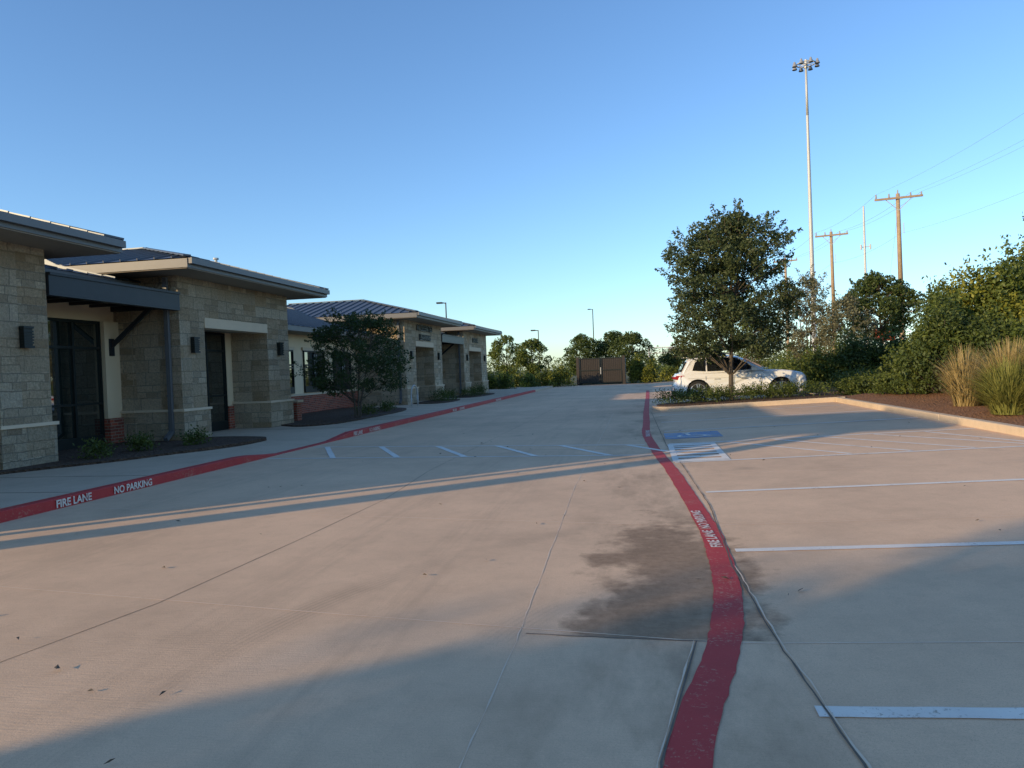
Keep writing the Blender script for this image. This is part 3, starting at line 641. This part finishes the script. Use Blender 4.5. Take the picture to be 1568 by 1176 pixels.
def upole(x,y,h,arm):
    e=empty('utility_pole'); b=MB(); b.path([(x,y,-.1),(x+.03,y,h*.5),(x,y,h)],.18,.12,'wood',10); b.obj('pole',e,smooth=True)
    b=MB(); b.beam((x-arm/2,y-.16,h-.35),(x+arm/2,y-.16,h-.25),.10,.13,'wood')
    b.beam((x-arm*.28,y-.12,h-.33),(x,y-.12,h-1.1),.03,.04,'galv'); b.beam((x+arm*.28,y-.12,h-.3),(x,y-.12,h-1.1),.03,.04,'galv')
    for k in (-.47,-.2,.25,.47): b.tube((x+arm*k,y-.16,h-.25),(x+arm*k,y-.16,h-.0),.06,.04,'ceramic',8)
    b.tube((x,y,h),(x,y,h+.25),.05,.03,'ceramic',8); b.tube((x+.28,y-.1,h-2.6),(x+.28,y-.1,h-1.9),.02,.02,'galv',6); b.obj('crossarm',e)
poles=[(16.7,51.8,12.0,2.9),(16.0,66,12.1,2.6),(14.8,79.6,11.9,2.3)]
for p in poles: upole(*p)
upole(17.2,8,12.4,2.9)
b=MB(); chain=[(17.2,8,12.4,2.9)]+poles+[(13.5,120,12,2.3)]
for (xa,ya,ha,aa),(xb_,yb_,hb,ab) in zip(chain,chain[1:]):
    sag=1.1 if ya<20 else .35
    for k,dz in ((-.47,0),(.25,0),(.47,0),(.02,-2.6)):
        pts=[]
        for i in range(17):
            t=i/16; pts.append((xa+aa*k+(xb_+ab*k-xa-aa*k)*t,ya-.16+(yb_-ya)*t,ha+dz+(hb-ha)*t-sag*4*t*(1-t)))
        b.path(pts,.0045 if ya<20 else .008,.0055 if ya<20 else .008,'wire',3)
b.path([(16.7,51.8,11),(14.6,50,0)],.008,.008,'wire',3)
b.obj('power_lines')
e=empty('steel_pole'); b=MB(); b.path([(18.1,64.2,0),(18.1,64.2,13.7)],.13,.07,'galv',10)
b.beam((17.8,64.2,10.4),(18.5,64.2,10.45),.06,.06,'galv'); b.tube((17.8,64.1,10.2),(17.8,64.1,10.6),.07,.07,'galv',8); b.tube((18.5,64.1,10.2),(18.5,64.1,10.6),.07,.07,'galv',8); b.obj('shaft',e)
def slamp(x,y,h,side=1,r=.07):
    e=empty('street_lamp'); b=MB(); b.path([(x,y,0),(x,y,h)],r,r*.7,'bronze',8); b.beam((x,y,h-.05),(x+side*.4,y,h),.06,.08,'bronze')
    b.box(min(x+side*.3,x+side*.75),max(x+side*.3,x+side*.75),y-.16,y+.16,h-.07,h+.05,'bronze'); b.box(x-.2,x+.2,y-.2,y+.2,0,.6,'walk'); b.obj('lamp_column',e)
slamp(-15.4,58,7.2,-1,.07); slamp(-10.2,74.3,5.5,-1,.06); slamp(-7.0,112,10.3,-1,.09)
def gantry(name,x,y,wd,h,sw,sh,mat):
    e=empty(name); b=MB()
    for xx in (x-wd/2,x+wd/2): b.tube((xx,y,0),(xx,y,h+.3),.16,.14,'signwhite',8)
    for dy in (0,.8):
        b.tube((x-wd/2,y+dy,h),(x+wd/2,y+dy,h),.09,.09,'signwhite',6); b.tube((x-wd/2,y+dy,h-1.1),(x+wd/2,y+dy,h-1.1),.09,.09,'signwhite',6)
    n=int(wd/1.2)
    for i in range(n): xa=x-wd/2+i*wd/n; b.tube((xa,y,h-1.1),(xa+wd/n,y,h),.06,.06,'signwhite',5)
    b.box(x-sw/2,x+sw/2,y-.2,y-.12,h-.55-sh/2,h-.55+sh/2,mat); b.obj('truss',e)
gantry('highway_sign_gantry',36,98,11,8.0,2.0,1.4,'signwhite')
gantry('highway_sign_gantry',6.5,150,10,5.0,2.4,1.1,'wire')
e=empty('roadside_sign'); b=MB(); b.tube((29,96,0),(29,96,3.4),.1,.1,'galv',8); b.box(27.8,30.2,95.9,96.05,3.4,4.8,'orange'); b.obj('panel',e)

# ------------------------------------------------------------------ car
def car():
    e=empty('white_suv_car'); cxr,cyr,c0=1.08,28.15,gz(3.4)+.02; hw=.94
    wx=[.88,3.72]; wr=.385; ar=.435
    def arch(cx): return [(cx+ar*math.cos(t),.37+ar*math.sin(t)) for t in np.linspace(math.pi+.15,-.15,13)]
    low=[(.10,.34)]+[(wx[0]-ar-.02,.24)]+arch(wx[0])+[(wx[0]+ar+.02,.24),(wx[1]-ar-.02,.24)]+arch(wx[1])+[(4.35,.24),(4.58,.30)]
    top=[(4.66,.46),(4.67,.62),(4.63,.84),(4.52,.95),(4.2,1.02),(3.8,1.07),(3.35,1.10),(3.1,1.07),(2.0,1.04),(1.0,1.05),(.35,1.07),(.12,1.04),(.04,.94),(.07,.75),(.0,.62),(.02,.42)]
    out=low+top; n=len(out); sl_=[-1,-.975,-.9,-.7,-.35,0,.35,.7,.9,.975,1]; ins={1:.30,.975:.2,.9:.11,.7:.035,.35:.008,0:0}
    b=MB(); v=[]
    for s in sl_:
        i_=ins[abs(s)]
        for x,z in out:
            ex=0
            if x>3.9: ex=-i_*((x-3.9)/.77)**1.3
            if x<.6: ex=i_*.8*((.6-x)/.6)**1.3
            yy=hw*s
            k=max(0,z-.72)/.36; yy*=1-.085*k
            if z<.4: yy*=.97
            if abs(s)>.95 and z>.95: z=z-.035
            v.append((cxr+x+ex,cyr+yy,c0+z))
    f=[]
    for j in range(len(sl_)-1):
        for i in range(n): f.append((j*n+i,j*n+(i+1)%n,(j+1)*n+(i+1)%n,(j+1)*n+i))
    f.append(tuple(range(n))[::-1]); f.append(tuple((len(sl_)-1)*n+i for i in range(n)))
    b.add(v,f,'carpaint'); o=b.obj('body',e,bevel=.015)
    gh=[(.24,1.02),(3.35,1.06),(2.98,1.26),(2.58,1.51),(2.30,1.62),(1.9,1.68),(1.35,1.69),(.90,1.655),(.62,1.60),(.50,1.48)]
    def gw(z): return .855-.20*max(0,(z-1.0))/.62-.05*max(0,z-1.45)/.2
    b=MB(); n=len(gh); v=[]; ss=[-1,-.93,-.7,-.3,.3,.7,.93,1]; gi={1:.14,.93:.08,.7:.03,.3:0}
    for s in ss:
        for x,z in gh:
            ex=-gi[abs(s)] if x>2.4 else (gi[abs(s)] if x<.7 else 0)
            zz=z-(.05*abs(s)**4 if z>1.5 else 0); v.append((cxr+x+ex,cyr+gw(z)*s,c0+zz))
    f=[(j*n+i,j*n+(i+1)%n,(j+1)*n+(i+1)%n,(j+1)*n+i) for j in range(len(ss)-1) for i in range(n)]; f+=[tuple(range(n))[::-1],tuple((len(ss)-1)*n+i for i in range(n))]
    b.add(v,f,'carpaint'); b.obj('roof_and_pillars',e,bevel=.02)
    b=MB()
    for sd in (-1,1):
        for poly in ([(2.12,1.10),(2.92,1.12),(2.50,1.43),(2.28,1.53),(2.12,1.56)],[(1.22,1.10),(2.06,1.10),(2.06,1.565),(1.7,1.59),(1.22,1.58)],[(.70,1.14),(1.16,1.10),(1.16,1.575),(.94,1.54),(.80,1.42)]):
            pv=[(cxr+x,cyr+sd*(gw(z)+.012),c0+z) for x,z in poly]; b.add(pv,[tuple(range(len(pv)))[::(1 if sd<0 else -1)]],'carglass')
    (xa,za,wa),(xb_,zb,wb)=[(3.28,1.11,.70),(2.58,1.50,.60)]; b.add([(cxr+xa+.03,cyr-wa,c0+za+.02),(cxr+xa+.03,cyr+wa,c0+za+.02),(cxr+xb_+.03,cyr+wb,c0+zb+.03),(cxr+xb_+.03,cyr-wb,c0+zb+.03)],[(0,1,2,3)],'carglass')
    b.add([(cxr+.26,cyr-.68,c0+1.12),(cxr+.26,cyr+.68,c0+1.12),(cxr+.46,cyr+.6,c0+1.5),(cxr+.46,cyr-.6,c0+1.5)],[(3,2,1,0)],'carglass'); b.obj('windows',e)
    b=MB()
    b.box(cxr+.3,cxr+4.3,cyr-.72,cyr+.72,c0+.2,c0+.85,'black')
    b.box(cxr+.40,cxr+.72,cyr-.52,cyr+.52,c0+1.60,c0+1.635,'carpaint')
    for sd in (-1,1):
        y=cyr+sd*.945
        for cx in wx:
            pts=[(cxr+cx+(ar+.01)*math.cos(t),cyr+sd*.925,c0+.37+(ar+.01)*math.sin(t)) for t in np.linspace(math.pi+.1,-.1,15)]; b.path(pts,.018,.018,'black',5)
        b.box(cxr+1.4,cxr+3.2,min(cyr+sd*.9,cyr+sd*.945),max(cyr+sd*.9,cyr+sd*.945),c0+.225,c0+.31,'black')
        for xx in (1.2,2.10,3.05): b.beam((cxr+xx,cyr+sd*.936,c0+.36),(cxr+xx+(.02 if xx>2 else -.05),cyr+sd*.925,c0+.93),.012,.008,'black')
        b.beam((cxr+.55,cyr+sd*.915,c0+.86),(cxr+4.2,cyr+sd*.905,c0+.84),.012,.010,'galv')
        for xx in (1.45,2.35): b.box(cxr+xx,cxr+xx+.2,min(y,y-sd*.04),max(y,y-sd*.04),c0+.80,c0+.835,'galv')
        b.path([(cxr+.85,cyr+sd*.58,c0+1.66),(cxr+1.05,cyr+sd*.58,c0+1.72),(cxr+2.1,cyr+sd*.58,c0+1.71),(cxr+2.35,cyr+sd*.58,c0+1.62)],.018,.018,'galv',6)
        b.box(cxr+2.72,cxr+2.90,min(cyr+sd*.86,cyr+sd*1.06),max(cyr+sd*.86,cyr+sd*1.06),c0+1.08,c0+1.22,'carpaint')
        b.box(cxr+.12,cxr+.42,min(cyr+sd*.70,cyr+sd*.885),max(cyr+sd*.70,cyr+sd*.885),c0+.83,c0+.975,'taill'); b.box(cxr+4.18,cxr+4.5,min(cyr+sd*.62,cyr+sd*.86),max(cyr+sd*.62,cyr+sd*.86),c0+.76,c0+.89,'lens')
    b.box(cxr+.03,cxr+.12,cyr-.8,cyr+.8,c0+.85,c0+.94,'taill'); b.box(cxr-.01,cxr+.3,cyr-.7,cyr+.7,c0+.3,c0+.42,'black'); b.box(cxr+4.6,cxr+4.69,cyr-.45,cyr+.45,c0+.42,c0+.80,'black')
    b.obj('trim_and_lights',e,bevel=.01)
    b=MB()
    for cx in wx:
        for sd in (-1,1):
            yo=cyr+sd*.915; yi=cyr+sd*.68; c=lambda y:(cxr+cx,y,c0+wr)
            b.tube(c(yi),c(yo-sd*.03),wr,wr,'rubber',28); b.tube(c(yo-sd*.03),c(yo),wr,wr-.03,'rubber',28)
            b.tube(c(yo-sd*.02),c(yo+sd*.003),.285,.285,'black',24)
            pts=[(cxr+cx+.275*math.cos(t),yo+sd*.004,c0+wr+.275*math.sin(t)) for t in np.linspace(0,2*math.pi,25)]; b.path(pts,.018,.018,'alloy',5)
            for k in range(5):
                for off in (-.09,.09):
                    t=2*math.pi*k/5+.3+off; b.beam((cxr+cx+.04*math.cos(t),yo+sd*.012,c0+wr+.04*math.sin(t)),(cxr+cx+.27*math.cos(t+off),yo+sd*.008,c0+wr+.27*math.sin(t+off)),.04,.03,'alloy')
            b.tube(c(yo),c(yo+sd*.025),.06,.05,'alloy',12)
    b.obj('wheels',e)
car()
# small litter: leaves and twigs on the pavement
b=MB(); pts=[]
for i in range(70):
    x=random.uniform(-6,5.5); y=random.uniform(2.5,18); pts.append((x,y,gz(x)+.014))
q=leafquads(np.array(pts),.05,1.0); q[:,:,2]=np.array(pts)[:,None,2]+rng.uniform(-.006,.012,size=(70,4)); b.quads(q,'bark'); b.obj('fallen_leaves')
